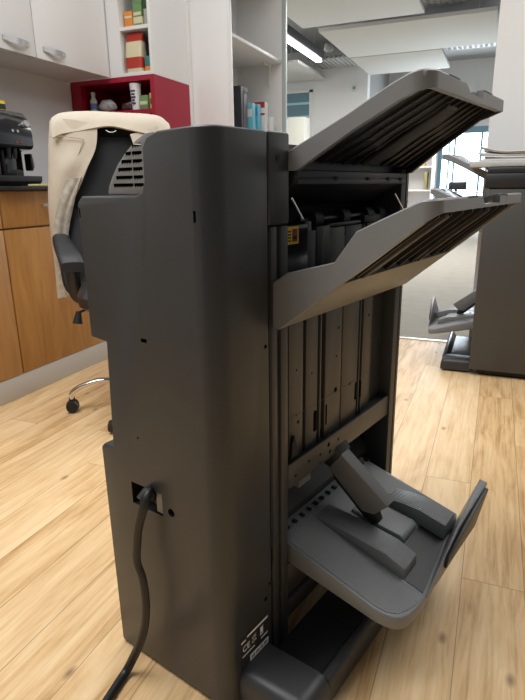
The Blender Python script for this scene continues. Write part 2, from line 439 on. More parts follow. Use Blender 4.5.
def base_unit(root):
    # low foot that runs out in front of the exit side: closed hump, then a sunken trough
    prof = lambda z: [(-.490,z),(-.380,z),(-.366,z-.004),(-.358,z-.013),(-.355,z-.028),(-.355,.010),(-.490,.010)]
    bm = bmesh.new()
    ys = [(.571,.040),(.574,.052),(.582,.060),(.594,.0635),(.655,.0625)]
    loft(bm, [[(x, y, z) for x, z in prof(h)] for y, h in ys])
    t = obj('base_foot', bm, M_foot, root, 0, smooth=True)
    bm = prism([(-.490,.010),(-.355,.010),(-.355,.048),(-.358,.056),(-.364,.0615),(-.373,.060),(-.381,.045),(-.390,.030),(-.490,.026)], .655, 1.16)
    obj('trough', bm, M_foot, t, .002)
    for y in (.62, 1.11):
        bm = bmesh.new(); cyl(bm, (-.395,y-.009,.010), (-.395,y+.009,.010), .0098); obj('castor', bm, M_rubber, t)

# ------------------------------------------------------------------ the near finisher
mach = thing('document_finisher', 'tall charcoal copier finisher with three grey paper trays, standing closest on the wooden floor', 'office machine', (0, 0, 0), -(MYAW - YAW))
root = mach

# main shell: outline of the rear face, then the vertical rounded corner
outl = [(-.486,.004),(-.486,.9375),(-.576,.9345),(-.598,.928),(-.607,.915),(-.6085,.870),(-.614,.857),(-.628,.8515),(-.752,.851),(-.7635,.842),(-.7645,.836),
        (-.7645,.624),(-.7255,.621),(-.7345,.432),(-.758,.431),(-.7675,.424),(-.7625,.004)]
bm = prism(outl, .542, .668)
bmesh.ops.recalc_face_normals(bm, faces=bm.faces)
ce = [e for e in bm.edges if abs(e.verts[0].co.x + .486) < 1e-5 and abs(e.verts[1].co.x + .486) < 1e-5 and abs(e.verts[0].co.y - .542) < 1e-5 and abs(e.verts[1].co.y - .542) < 1e-5]
bmesh.ops.bevel(bm, geom=ce, offset=.034, segments=10, affect='EDGES', profile=.5)
shell = obj('rear_cover', bm, M_shell, root, .0045, 3, ang=40)
cut = bmesh.new()
Y0 = .53
for q in ((-.5165,-.5125,.817,.832), (-.7605,-.7575,.819,.833), (-.6385,-.6255,.6350,.6415)):
    box(cut, q[0], q[1], Y0, .556, q[2], q[3])
cyl(cut, (-.665,Y0,.467), (-.665,.552,.467), .0022, n=12)
cyl(cut, (-.597,Y0,.351), (-.597,.556,.351), .0075, n=20)
box(cut, -.692, -.617, Y0, .572, .337, .378)
for y, z, r in ((.657,.625,.0035),(.649,.163,.0045),(.661,.187,.003)):
    cyl(cut, (-.50,y,z), (-.47,y,z), r, n=14)
boolean(shell, cut, M_dark)  # pocket walls coloured dark to stand in for shade inside

# power inlet
bm = bmesh.new(); box(bm, -.668, -.626, .556, .573, .341, .374); obj('power_inlet', bm, M_rubber, root, .002)
obj('inlet_plate', prism([(-.634,.339),(-.6175,.339),(-.6175,.377),(-.634,.377)], .5445, .571), mat('grey_inlet', (.26,.255,.24), .4), root, .001)

# vent grille in the shoulder
def arc_pts():
    return [(-.695,.8535),(-.690,.866),(-.682,.878),(-.666,.896),(-.646,.912),(-.626,.925),(-.606,.9335),(-.590,.9345),(-.590,.852)]
vent = obj('vent_panel', prism(arc_pts(), .5475, .66), mat('shoulder_plastic', (.19,.193,.193), .5, bump=.2, bscale=900), root, .003)
cut = bmesh.new()
rows = [(.9195,-.634,-.6135),(.909,-.647,-.6135),(.8985,-.657,-.6135),(.888,-.665,-.6135),(.877,-.671,-.6135),(.8665,-.678,-.6135)]
for z, x0, x1 in rows:
    mid = x1 - .0215
    for a, b in ((x0, min(mid, x1)), (mid+.002, x1)):
        if b - a < .004: continue
        box(cut, a, b, .54, .575, z-.0022, z+.0022)
        n = int((b-a)/.0052)
        for i in range(n): box(cut, a+.001+i*.0052, a+.0036+i*.0052, .54, .575, z-.0036, z-.0020)
boolean(vent, cut, M_black)  # slot walls blackened, the shade inside is in the colour
bm = prism([(-.700,.8515),(-.614,.8515),(-.614,.8495),(-.70,.8495)], .545, .66)
obj('shelf_lip', bm, MATS['shoulder_plastic'], root)

# top corner cap and the frame of the exit side
obj('corner_cover', prism([(-.600,.806),(-.486,.806),(-.486,.9375),(-.600,.9375)], .6695, .7235), M_shell, root, .004, 3)
bm = bmesh.new(); cyl(bm, (-.4875,.692,.902), (-.4845,.692,.902), .0045, n=14); obj('screw', bm, M_black, root)
obj('near_post', B((-.530,-.487,.6735,.6900,.010,.804),(-.530,-.4925,.6900,.7010,.010,.804),(-.530,-.487,.7010,.7205,.010,.804)), M_metal, root, .0012)
obj('post_hooks', B((-.4875,-.4865,.6715,.6735,.22,.80),(-.50,-.486,.667,.6735,.255,.80)), M_black, root)
obj('far_post', B((-.545,-.485,1.138,1.180,.010,.893),(-.545,-.4835,1.1385,1.141,.010,.893),(-.545,-.4835,1.166,1.168,.010,.893)), M_metal, root, .001)
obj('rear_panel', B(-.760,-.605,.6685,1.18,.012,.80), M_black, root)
obj('top_deck', B((-.600,-.515,.7235,1.18,.905,.924),(-.66,-.600,.668,1.18,.80,.929)), M_dark, root, .002)
# ribbed vertical door
bm = bmesh.new()
for y0, y1, d in ((.7215,.731,-.505),(.740,.785,-.4985),(.795,.835,-.4985),(.8405,.8455,-.4965),(.863,.925,-.4985),(.9285,.996,-.4985),(.999,1.0025,-.4965),(1.0125,1.016,-.4965),(1.0225,1.062,-.5005)):
    box(bm, -.512, d, y0, y1, .388, .790)
box(bm, -.535, -.5115, .7212, 1.1375, .388, .790)
door = obj('ribbed_exit_panel', bm, M_metal, root, .0008)
cut = bmesh.new()
for y, z, a, b in ((.828,.436,.006,.022),(.870,.434,.003,.022),(.9915,.446,.005,.020),(1.010,.444,.004,.020)):
    prism(rrect(y-a, y+a, z-b, z+b, a*.95, 5), -.508, -.48, 'x', cut)
for y, z, r in ((.764,.555,.002),(.815,.535,.002),(.905,.545,.0025),(.905,.475,.006),(.912,.60,.003),(1.045,.60,.003),(.764,.47,.002),(.77,.455,.0035),(.972,.66,.003),(.965,.47,.003)):
    cyl(cut, (-.508,y,z), (-.48,y,z), r, n=12)
boolean(door, cut, M_black)  # hole walls painted black in place of the shade in them
obj('crease_line', B(-.4984,-.4981,.742,1.06,.4705,.4715), M_dark, door)
# cross rail under the ribbed door
rail = obj('cross_rail', prism([(-.530,.345),(-.4865,.345),(-.4865,.392),(-.4915,.392),(-.4915,.387),(-.530,.387)], .722, 1.137), M_metal, root, .0012)
cut = bmesh.new()
for y, z, r in ((.745,.362,.003),(.79,.372,.003),(.83,.369,.003),(.862,.377,.005),(.867,.360,.004),(.83,.352,.002),(.90,.374,.003)):
    cyl(cut, (-.50,y,z), (-.47,y,z), r, n=12)
boolean(rail, cut, M_black)  # black hole walls stand in for shade here too
obj('hook_latch', prism([(.740,.396),(.765,.396),(.756,.418),(.750,.437),(.743,.425)], -.4975, -.4925, 'x'), M_black, root)
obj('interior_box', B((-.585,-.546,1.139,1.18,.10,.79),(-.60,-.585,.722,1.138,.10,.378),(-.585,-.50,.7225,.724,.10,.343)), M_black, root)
obj('inner_bracket', B(-.545,-.515,.80,.845,.300,.344), M_arm, root, .003)
obj('throat_plate', prism([(-.575,.232),(-.535,.232),(-.535,.246),(-.575,.300)], .724, 1.136), M_metal, root, .001)
obj('lower_panel', prism([(-.535,.062),(-.500,.062),(-.500,.172),(-.535,.18)], .7215, 1.138), M_metal, root, .001)
obj('kick_strip', prism([(-.500,.062),(-.492,.062),(-.492,.098),(-.500,.102)], .7215, 1.138), M_metal, root, .001)

# exit flap between the top tray and the middle tray
obj('exit_flap', prism([(-.560,.886),(-.484,.886),(-.482,.882),(-.482,.868),(-.486,.864),(-.530,.835),(-.560,.828)], .733, 1.138), M_dark, root, .0015)
obj('flap_front', B((-.484,-.4805,.738,1.152,.8645,.8725),(-.484,-.4810,.738,1.152,.8745,.8850)), M_metal, root, .0008)
for y in (.85, .97, 1.06, 1.12): obj('flap_clip', B(-.4815, -.4795, y, y+.010, .870, .8765), M_black, root)
for y0, y1 in ((.728,.754),(1.112,1.150)):
    bm = bmesh.new(); cyl(bm, (-.486,y0,.845), (-.482,y1-.0,.812), .0018, n=10); obj('stay_rod', bm, M_chrome, root)
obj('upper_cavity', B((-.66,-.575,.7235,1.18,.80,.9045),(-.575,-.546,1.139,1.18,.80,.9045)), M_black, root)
obj('tray_root_cover', B(-.5145,-.5005,.734,1.179,.887,.923), M_dark, root)
# upper paper drive
obj('drive_cover', B((-.575,-.492,.7225,.788,.7905,.803),(-.510,-.492,.7225,.788,.715,.7905),(-.510,-.500,.790,.812,.70,.806),(-.510,-.497,.822,.870,.70,.796),(-.575,-.503,.872,1.0,.7905,.798),(-.510,-.499,.872,1.0,.715,.775),(-.575,-.506,1.02,1.13,.7905,.806)), M_dark, root, .003)
bm = bmesh.new(); cyl(bm, (-.520,.80,.806), (-.520,1.13,.806), .005, n=14)
sh = obj('roller_shaft', bm, M_dark, root, smooth=True)
for y in (.835, .935, 1.035, 1.09):
    bm = bmesh.new(); cyl(bm, (-.520,y,.806), (-.520,y+.026,.806), .0145, n=24); obj('roller', bm, M_rubber, sh, smooth=True)
# warning label
wl = obj('warning_label', B(-.4925,-.4915,.7245,.7575,.7735,.8010), M_yellow, root)
obj('warning_symbol', B((-.4917,-.4911,.739,.7535,.777,.797)), mat('label_magenta', (.25,.03,.05), .6), wl)
bm = bmesh.new()
for i in range(4): box(bm, -.4917, -.4911, .727, .735, .778+i*.0048, .7802+i*.0048)
box(bm, -.4912, -.4908, .741, .7515, .781, .786); obj('warning_print', bm, M_black, wl)

# rating label on the side of the rear cover
lb = obj('rating_label', B(-.4863,-.48585,.576,.656,.060,.132), mat('label_black', (.020,.019,.018), .45), root)
bm = bmesh.new(); box(bm, -.4859,-.4856, .594,.653,.1215,.1255)
box(bm, -.4859,-.4856, .601,.655,.0655,.0785)
MX = lambda y, z: Matrix(((0,0,1,-.4857),(1,0,0,y),(0,1,0,z),(0,0,0,1)))
put_text(bm, 'CE', .017, MX(.581,.0985)); put_text(bm, 'UK', .0095, MX(.607,.107)); put_text(bm, 'CA', .0095, MX(.607,.0985))
# crossed-out bin
for a, b in (((.630,.116),(.640,.102)),((.640,.116),(.630,.102))):
    v = Vector((0, b[0]-a[0], b[1]-a[1])).normalized(); cyl(bm, (-.4858,*a), (-.4858,*b), .0004, n=6)
box(bm, -.4859,-.4856,.631,.639,.103,.1135); box(bm, -.4859,-.4856,.630,.640,.0985,.1005)
for i in range(16): box(bm, -.4859,-.4856,.580+i*.0022,.5813+i*.0022,.0885,.0915)
for i in range(8): box(bm, -.4859,-.4856,.633+i*.0025,.6345+i*.0025,.0885,.0925)
box(bm, -.4859,-.4856,.578,.590,.1185,.1215)
obj('label_print', bm, M_lab, lb)
bm = bmesh.new()
for i in range(18):
    if i not in (4, 9, 13): box(bm, -.4856,-.4854,.605+i*.0026,.6066+i*.0026,.069,.0755)
obj('serial_print', bm, mat('print_grey', (.12,.12,.12), .6), lb)

upper_trays(root); lower_tray(root); base_unit(root)

# power cord, plugged in at the rear and lying on the floor
cordL = [(-.648,.552,.366),(-.640,.535,.383),(-.633,.518,.366),(-.645,.512,.325),(-.653,.511,.285),(-.657,.511,.250),(-.648,.512,.222),(-.643,.511,.190),(-.643,.510,.160),(-.651,.510,.118),(-.665,.507,.075),(-.684,.502,.032),(-.690,.490,.011),(-.682,.462,.0085),(-.672,.434,.0085),(-.660,.40,.0085),(-.66,.36,.0085)]
bm = bmesh.new(); tube(bm, cordL, .0082, 12, 10, .62)
cord = obj('power_cord', bm, M_cable, None, smooth=True); cord.rotation_euler = (0, 0, -(MYAW - YAW))
tag(cord, 'black power cord hanging from the socket in the back of the near machine', 'power cord')
bm = bmesh.new(); tube(bm, [(-.648,.5535,.360),(-.646,.546,.366),(-.641,.534,.380),(-.643,.519,.370)], .0088, 14, 8)
pl = obj('plug', bm, M_rubber, cord, smooth=True)

# ------------------------------------------------------------------ the far finisher (faces us the other way round)
m2 = thing('document_finisher', 'second dark finisher, cut off by the right frame edge, near the carpet edge', 'office machine', (-.535, 2.098, 0), 0)
MIRROR[0] = True
upper_trays(m2); lower_tray(m2); base_unit(m2)
MIRROR[0] = False
ox, oy = .535, -2.098
def L2(x0, x1, y0, y1, z0, z1): return (x0+ox, x1+ox, y0+oy, y1+oy, z0, z1)
M_body2 = mat('dark_body_plastic', (.060,.057,.053), .45)
obj('front_door', B(L2(-.050,.62,2.640,2.668,.030,.842)), M_body2, m2, .004)
obj('body', B(L2(-.038,.62,2.669,3.28,.040,.900)), M_dark, m2, .004)
obj('top_cover', B(L2(-.056,.62,2.634,3.28,.846,.905),L2(-.050,.62,2.640,3.28,.905,.930)), M_dark, m2, .004)
obj('plinth', B(L2(-.010,.60,2.655,3.25,.012,.042)), M_black, m2, .002)
for x, y in ((.02,2.70),(.55,2.70),(.02,3.2)):
    bm = bmesh.new(); cyl(bm, (x+ox, y+oy-.01, .018), (x+ox, y+oy+.01, .018), .018); obj('castor', bm, M_rubber, m2)

ledge = obj('paper_shelf', prism([(-.125,2.655),(.62,2.655),(.62,3.15),(-.068,3.15),(-.068,2.812),(-.125,2.812)], .9325, .9565, 'z'), mat('pale_grey_plastic', (.52,.52,.50), .45), None, .004)
tag(ledge, 'pale grey flat shelf lying across the top of the second machine', 'shelf')
ofs = [(0,0,0),( .012,-.004,.03),(-.010,.006,-.05),(.006,.01,.08),(-.004,-.01,-.02)]
z = .958
for i, (dx, dy, a) in enumerate(ofs):
    bm = bmesh.new(); n = 12; th = (.009,.006,.007,.004,.003)[i]
    ls = []
    for k in range(n+1):
        x = -.085 + .33*k/n
        lift = (0 if i < 1 else .006*i)*max(0, 1 - k/4)**1.6
        ls.append([(x, 2.68, z+lift), (x, 2.90, z+lift), (x, 2.90, z+lift+th), (x, 2.68, z+lift+th)])
    loft(bm, ls)
    M = Matrix.Translation((dx, dy, 0)) @ Matrix.Translation((.08,2.85,0)) @ Matrix.Rotation(a*.4, 4, 'Z') @ Matrix.Translation((-.08,-2.85,0))
    for v in bm.verts: v.co = M @ v.co
    o = obj('paper_bundle', bm, M_paper, None, .0005, 1)
    tag(o, ['bottom bundle of white paper in the pile on the second machine', 'white paper bundle just above the bottom one in the pile', 'white paper bundle in the middle of the pile on the second machine',
            'white paper bundle with a curled corner, second from the top of the pile', 'top sheets of the white paper pile on the second machine'][i], 'paper', 'paper bundles in the pile')
    z += th + .0022

# ------------------------------------------------------------------ setting
fl = struct(obj('floor', B(-4.2, 2.8, -2.5, 3.205, -.03, 0), M_floor))
struct(obj('floor_carpet', B(-6.5, 3.2, 3.228, 13, -.03, .002), M_carpet))
struct(obj('trim_1', B(-4.2, 2.8, 3.200, 3.229, -.03, .004), M_alu))
struct(obj('wall_left', B(-2.55, -2.43, -2.5, 3.34, 0, 2.9), M_wall))
struct(obj('splashback', B(-2.4295, -2.424, -.5, 2.895, .880, 1.088), M_splash)); bpy.data.objects['splashback'].name = 'trim_2'

# base cabinets
def handle_bar(p, y0, y1, x, z):
    bm = bmesh.new(); box(bm, x+.018, x+.028, y0, y1, z-.006, z+.006)
    for y in (y0+.012, y1-.020): box(bm, x, x+.02, y, y+.008, z-.004, z+.004)
    obj('handle', bm, M_alu, p, .001)
cab_labels = ['wooden base cabinet at the left edge, cut off by the frame', 'wooden base cabinet with drawer and door nearest the coffee machine', 'wooden base cabinet running on behind the machine']
for i, (y0, y1) in enumerate(((1.11,1.699),(1.703,2.29),(2.294,3.30))):
    c = thing('base_cabinet', cab_labels[i], 'cabinet', (-1.83, y0, 0), 0, 'wooden base cabinets')
    w = y1 - y0
    obj('carcass', B(-.598,-.019, 0, w, .1005, .863), M_cab, c)
    obj('drawer', B(-.018,0, .002, w-.002, .716, .860), M_cab, c, .0015)
    d = c.children[-1]
    handle_bar(d, w*.35, w*.62, 0, .800)
    obj('door', B(-.018,0, .002, w-.002, .1015, .708), M_cab, c, .0015)
tag(obj('kickboard', B(-1.90,-1.832,.2,3.298,.001,.1000), M_kick, None, .001), 'pale grey plinth strip running along the floor under the wooden cabinets', 'kickboard')
wt = tag(obj('worktop', B(-2.4225,-1.800, .2, 3.30, .8645, .8795), M_top, None, .002), 'thin black worktop over the wooden base cabinets', 'worktop')

# wall cabinets
wl_lab = ['white wall cabinet at the top left corner with a bowed handle', 'white wall cabinet directly left of the red shelf box']
for i, (y0, y1) in enumerate(((1.45,2.325),(2.329,2.893))):
    c = thing('wall_cabinet', wl_lab[i], 'cabinet', (-2.13, y0, 1.478), 0, 'white wall cabinets')
    w = y1 - y0
    obj('carcass', B(-.298,-.019, 0, w, 0, .85), M_white, c)
    obj('door', B(-.018, 0, .0015, w-.0015, .001, .85), M_white, c, .0015)
    d = c.children[-1]
    hy = (w-.20, w-.04) if i == 0 else (.045, .200)
    bm = bmesh.new(); n = 12; ls = []
    for k in range(n+1):
        t = k/n; s = math.sin(math.pi*t); y = hy[0] + (hy[1]-hy[0])*t
        ls.append([(.001+.026*s, y, .046-.008*s), (.006+.026*s, y, .040-.013*s), (.006+.026*s, y, .058-.004*s), (.001+.026*s, y, .060-.004*s)])
    loft(bm, ls); obj('handle', bm, M_alu, d, smooth=True)

# corner unit: white open shelves on a crimson box, standing on the worktop
def shelf_box(root, x0, x1, y0, y1, z0, z1, m, t=.02, shelves=(), back=True, xo=None):
    xo = x0 + t if xo is None else xo
    obj('side_panel', B(x0, xo, y0, y1, z0, z1), m, root)
    obj('side_panel', B(x1-t, x1, y0, y1, z0, z1), m, root)
    obj('bottom_panel', B(xo, x1-t, y0, y1, z0, z0+t), m, root)
    obj('top_panel', B(xo, x1-t, y0, y1, z1-t, z1), m, root)
    obj('back_panel', B(xo, x1-t, y1-.012, y1, z0+t, z1-t), m, root)
    for z in shelves: obj('shelf', B(xo, x1-t, y0+.004, y1-.012, z-t, z), m, root)
rb = thing('red_shelf_box', 'crimson open box shelf under the white shelves in the corner', 'shelf', (0, 0, 0))
shelf_box(rb, -2.424, -1.84, 2.900, 3.298, .8805, 1.4775, M_red, .026, (1.302,), xo=-2.352)
ub = thing('open_wall_shelf', 'white open shelf unit holding groceries, above the red box', 'shelf', (0, 0, 0))
shelf_box(ub, -2.127, -1.84, 2.900, 3.298, 1.4785, 2.25, M_white, .018, (1.729, 1.98), xo=-2.045)

# groceries
def carton(name, x0, x1, y0, y1, z0, z1, m, label, cat='box', group=None, band=None):
    o = obj(name, B(x0, x1, y0, y1, z0, z1), m, None, .0015)
    tag(o, label, cat, group)
    if band:
        bm = bmesh.new(); h = z1-z0
        for a, b in band[1]: box(bm, x0+.004, x1-.004, y0-.0008, y0+.001, z0+h*a, z0+h*b)
        obj('printed_band', bm, band[0], o)
    return o
C = lambda n, rgb, r=.5: mat(n, rgb, r)
zf = 1.4968
orange, teal, green, cream, dkgreen = C('pack_orange',(.75,.28,.04)), C('pack_teal',(.05,.22,.21)), C('pack_green',(.16,.30,.12)), C('pack_cream',(.70,.63,.42)), C('pack_dark_green',(.03,.08,.05))
redp, blackp, bluep = C('pack_red',(.46,.035,.02)), C('pack_black',(.02,.02,.022)), C('pack_blue',(.16,.52,.62))
bm = bmesh.new(); ls = []
for k, (z, w, d) in enumerate(((0,.050,.030),(.03,.053,.034),(.09,.054,.035),(.15,.052,.028),(.185,.050,.012),(.205,.054,.004))):
    ls.append([(-1.975+.002*math.sin(k*3)+x*w, 2.945+y*d, zf+z) for x, y in rrect(-1,1,-1,1,.35,3)])
loft(bm, ls); fb = obj('flour_bag', bm, cream, None, smooth=True); tag(fb, 'cream and red paper grocery bag on the lower white shelf', 'bag')
bm = bmesh.new(); ls = []
for z, w, d in ((.022,.0535,.0342),(.045,.0545,.0350),(.078,.0550,.0355)): ls.append([(-1.975+x*w, 2.945+y*d, zf+z) for x, y in rrect(-1,1,-1,1,.35,3)])
loft(bm, ls, False); obj('red_band', bm, redp, fb, smooth=True)
bm = bmesh.new(); ls = []
for z, w, d in ((.160,.0522,.0245),(.185,.0505,.0130),(.206,.0545,.0045)): ls.append([(-1.975+x*w, 2.945+y*d, zf+z) for x, y in rrect(-1,1,-1,1,.35,3)])
loft(bm, ls, False); obj('folded_top', bm, redp, fb, smooth=True)
g = 'groceries on the white shelves'
carton('tea_box', -1.912,-1.870,2.93,2.99,zf,zf+.030, orange, 'small orange box lying under the teal box beside the red grocery bag', 'box', g)
carton('tea_box', -1.912,-1.872,2.93,2.99,zf+.0303,zf+.082, teal, 'small teal box on top of an orange one, lower white shelf', 'box', g)
carton('food_carton', -1.915,-1.862,3.02,3.10,zf,zf+.17, dkgreen, 'tall dark green carton at the back of the lower white shelf', 'box', g, (cream, ((.3,.5),)))
zt = 1.7293
carton('tea_box', -2.035,-1.980,2.94,3.00,zt,zt+.085, orange, 'orange box at the left end of the upper white shelf', 'box', g, (cream, ((.6,.72),)))
carton('tea_box', -1.972,-1.912,2.935,3.00,zt,zt+.050, cream, 'pale green and cream box under the green cartons', 'box', g, (green, ((.15,.35),)))
carton('food_carton', -1.972,-1.915,2.935,3.00,zt+.0503,zt+.115, green, 'green carton stacked on the pale cream box', 'box', g, (cream, ((.1,.35),)))
carton('food_carton', -1.972,-1.912,2.935,3.00,zt+.1153,zt+.215, green, 'topmost green carton of the stack on the upper shelf', 'box', g, (dkgreen, ((.2,.5),)))
carton('tea_box', -1.905,-1.866,2.94,3.00,zt,zt+.085, C('pack_grey',(.42,.42,.38)), 'pale grey box at the right end of the upper white shelf', 'box', g)
carton('food_carton', -1.905,-1.864,2.94,3.00,zt+.0853,zt+.20, dkgreen, 'dark green pack on the grey box, upper white shelf', 'box', g, (cream, ((.5,.75),)))
zr = 1.3023
def lathe(name, prof, x, y, z, m, label, cat, n=20, group=None):
    bm = bmesh.new(); loft(bm, [[(x+r*math.cos(2*math.pi*i/n), y+r*math.sin(2*math.pi*i/n), z+h) for i in range(n)] for r, h in prof])
    return tag(obj(name, bm, m, None, smooth=True), label, cat, group)
cup = lathe('paper_cup', ((.024,0),(.031,.11),(.033,.135),(.034,.140),(.030,.140)), -1.990, 2.935, zr, M_paper, 'tall white printed cup in the red shelf box', 'cup')
bm = bmesh.new(); 
for i, (z, w) in enumerate(((.095,.014),(.078,.010),(.062,.014),(.046,.008),(.030,.012))): box(bm, -1.990-w, -1.990+w, 2.905-.0015, 2.912, zr+z, zr+z+.009)
obj('cup_print', bm, C('print_navy',(.06,.05,.12)), cup)
carton('tea_box', -1.962,-1.905,2.925,2.99,zr,zr+.075, green, 'green box right of the tall white cup', 'box', None, (cream, ((.35,.6),)))
carton('tea_box', -1.893,-1.868,2.925,2.99,zr,zr+.085, C('pack_yellow',(.62,.50,.10)), 'narrow yellow box at the right end of the red box', 'box', None, (dkgreen, ((.3,.65),)))
bt = lathe('spray_bottle', ((.020,0),(.022,.01),(.022,.070),(.012,.085),(.011,.100),(.013,.101),(.013,.118)), -2.300, 2.945, zr, M_paper, 'small white bottle at the left end of the red box', 'bottle')
obj('blue_label', (lambda bm: (loft(bm, [[(-2.300+.0226*math.cos(2*math.pi*i/20), 2.945+.0226*math.sin(2*math.pi*i/20), zr+h) for i in range(20)] for h in (.02,.055)], False), bm)[1])(bmesh.new()), C('label_blue',(.15,.25,.5)), bt)
def lump(name, c, r, m, label, cat, seed=1):
    random.seed(seed); bm = bmesh.new(); bmesh.ops.create_icosphere(bm, subdivisions=3, radius=1)
    for v in bm.verts:
        k = 1 + .16*math.sin(v.co.x*5+seed)*math.cos(v.co.y*6+v.co.z*4) + random.uniform(-.03,.03)
        v.co = Vector((c[0]+v.co.x*r[0]*k, c[1]+v.co.y*r[1]*k, c[2]+max(-.98, v.co.z)*r[2]*(k if v.co.z > -.6 else 1)))
    return tag(obj(name, bm, m, None, smooth=True), label, cat)
lump('plastic_bag', (-2.21,2.96,zr+.037), (.055,.04,.036), mat('cloudy_plastic', (.55,.55,.54), .3, alpha=.75), 'crumpled clear plastic bag beside the small white bottle', 'bag', 3)
lump('plastic_bag', (-2.09,3.02,zr+.031), (.055,.05,.030), mat('dark_plastic_bag', (.10,.05,.05), .35), 'dark crumpled bag in the middle of the red box', 'bag', 5)

# tall open bookcase between kitchen and office
bc = thing('bookcase', 'tall white open bookcase behind the near machine', 'bookcase', (0,0,0))
obj('side_panel', B(-1.955,-1.590,3.345,3.370,.003,2.6), M_white, bc, .001)
obj('side_panel', B(-1.955,-1.590,4.280,4.310,.003,2.6), M_white, bc, .001)
obj('corner_post', B(-1.870,-1.838,3.300,3.344,.003,2.6), M_wall, bc, .001)
obj('edge_strip', B(-1.590,-1.572,3.344,3.371,.003,2.6), M_white, bc, .001)
obj('edge_strip', B(-1.590,-1.560,4.279,4.311,.003,2.6), mat('pale_green_edge', (.50,.56,.54), .4), bc, .001)
obj('back_panel', B(-1.967,-1.955,3.345,4.31,.003,2.6), M_white, bc)
for z in (.45,.85,1.235,1.770,2.25): obj('shelf', B(-1.955,-1.592,3.370,4.280,z-.02,z), M_white, bc, .001)
bm = bmesh.new()
box(bm, -1.70, -1.682, 4.268, 4.280, 1.60, 1.748); box(bm, -1.70, -1.682, 4.16, 4.280, 1.736, 1.7495)
obj('shelf_bracket', bm, M_lab, bc, .002)
zb = 1.2355; g = 'boxes on the bookcase shelf'
carton('game_box', -1.85,-1.68,3.72,3.755,zb,zb+.290, blackp, 'tall black box at the left end of the bookcase shelf', 'box', g)
carton('gift_box', -1.84,-1.69,3.79,3.85,zb,zb+.25, C('pack_slate',(.16,.15,.17)), 'grey and red patterned pack beside the black box', 'box', g, (C('pack_rose',(.45,.08,.08)), ((.05,.5),)))
lump('plastic_bag', (-1.75,3.86,zb+.280), (.06,.035,.028), mat('cloudy_plastic', (.55,.55,.54), .3, alpha=.75), 'clear plastic bag crumpled on top of the patterned pack', 'bag', 8)
carton('food_carton', -1.81,-1.66,3.87,3.925,zb,zb+.200, bluep, 'left light blue carton on the bookcase shelf', 'box', g, (M_lab, ((.55,.8),)))
carton('food_carton', -1.79,-1.65,3.945,4.00,zb,zb+.200, C('pack_sky',(.10,.45,.60)), 'right light blue carton on the bookcase shelf', 'box', g, (C('pack_sky_dark',(.06,.30,.48)), ((.6,.9),)))
carton('cereal_box', -1.745,-1.63,4.035,4.085,zb,zb+.225, M_paper, 'white box with a red top strip right of the blue cartons', 'box', g, (redp, ((.82,1.0),(.60,.66))))
bg = obj('snack_packet', B(-1.70,-1.61,4.12,4.16,zb,zb+.13), M_paper, None, .004); tag(bg, 'low white and yellow packet at the right end of the bookcase shelf', 'packet', g)
obj('yellow_print', B(-1.67,-1.64,4.119,4.121,zb+.03,zb+.09), C('pack_lime',(.62,.60,.08)), bg)

# column right, behind the far finisher
struct(obj('wall_right', B(-.079,1.6,3.300,3.62,.003,3.1), M_wall))

# ------------------------------------------------------------------ far office
struct(obj('ceiling', B(-6.5,3.2,4.4,13,3.2,3.3), M_grey))
struct(obj('wall_back', B(-6.5,-2.30,10.5,10.7,0,3.2), mat('white_office_paint', (.88, .88, .87), .8))); 
struct(obj('wall_far', B((-2.32,-1.22,12.5,12.7,0,3.2),(-1.22,.5,12.5,12.7,1.98,3.2),(.10,.5,12.5,12.7,0,1.98)), mat('pale_grey_paint', (.82, .82, .81), .8)))
struct(obj('wall_side', B(-2.42,-2.30,10.7,12.5,0,3.2), M_grey))
w = struct(obj('window_1', B((-1.22,.10,12.5,12.56,1.86,1.98),(-1.22,-1.14,12.49,12.56,0,1.86),(-1.02,-.995,12.49,12.56,0,1.86),(-.92,-.89,12.49,12.56,0,1.86),(-.42,-.385,12.49,12.56,0,1.86),(.05,.10,12.49,12.56,0,1.86),(-1.22,.10,12.49,12.56,0,.06)), mat('blue_frame', (.16,.32,.42), .4)))
struct(obj('window_1_glass', B(-1.21,.09,12.53,12.535,.05,1.88), mat('window_glass', (.8,.92,1.0), .05, trans=1), w))
sky = mat('bright_daylight', (.8,.9,1), .5, emit=(.80,.92,1.0), estr=5)
struct(obj('window_1_daylight', B(-2.2,1.2,13.4,13.42,-.5,3.4), sky))
w2 = struct(obj('window_2', B((-3.86,-3.80,10.47,10.50,1.75,2.56),(-3.36,-3.30,10.47,10.50,1.75,2.56),(-3.86,-3.30,10.47,10.50,2.52,2.58),(-3.86,-3.30,10.47,10.50,1.72,1.76)), M_lab))
struct(obj('window_2_pane', B(-3.80,-3.36,10.485,10.496,1.76,2.52), mat('blue_glass', (.16,.27,.31), .15)))
bm = bmesh.new()
for z, h in ((2.08,.05),(2.32,.04),(1.93,.07),(1.83,.04)): box(bm, -3.80, -3.36, 10.478, 10.486, z, z+h)
struct(obj('window_2_blind', bm, mat('pale_blue_slat', (.42,.66,.78), .4)))
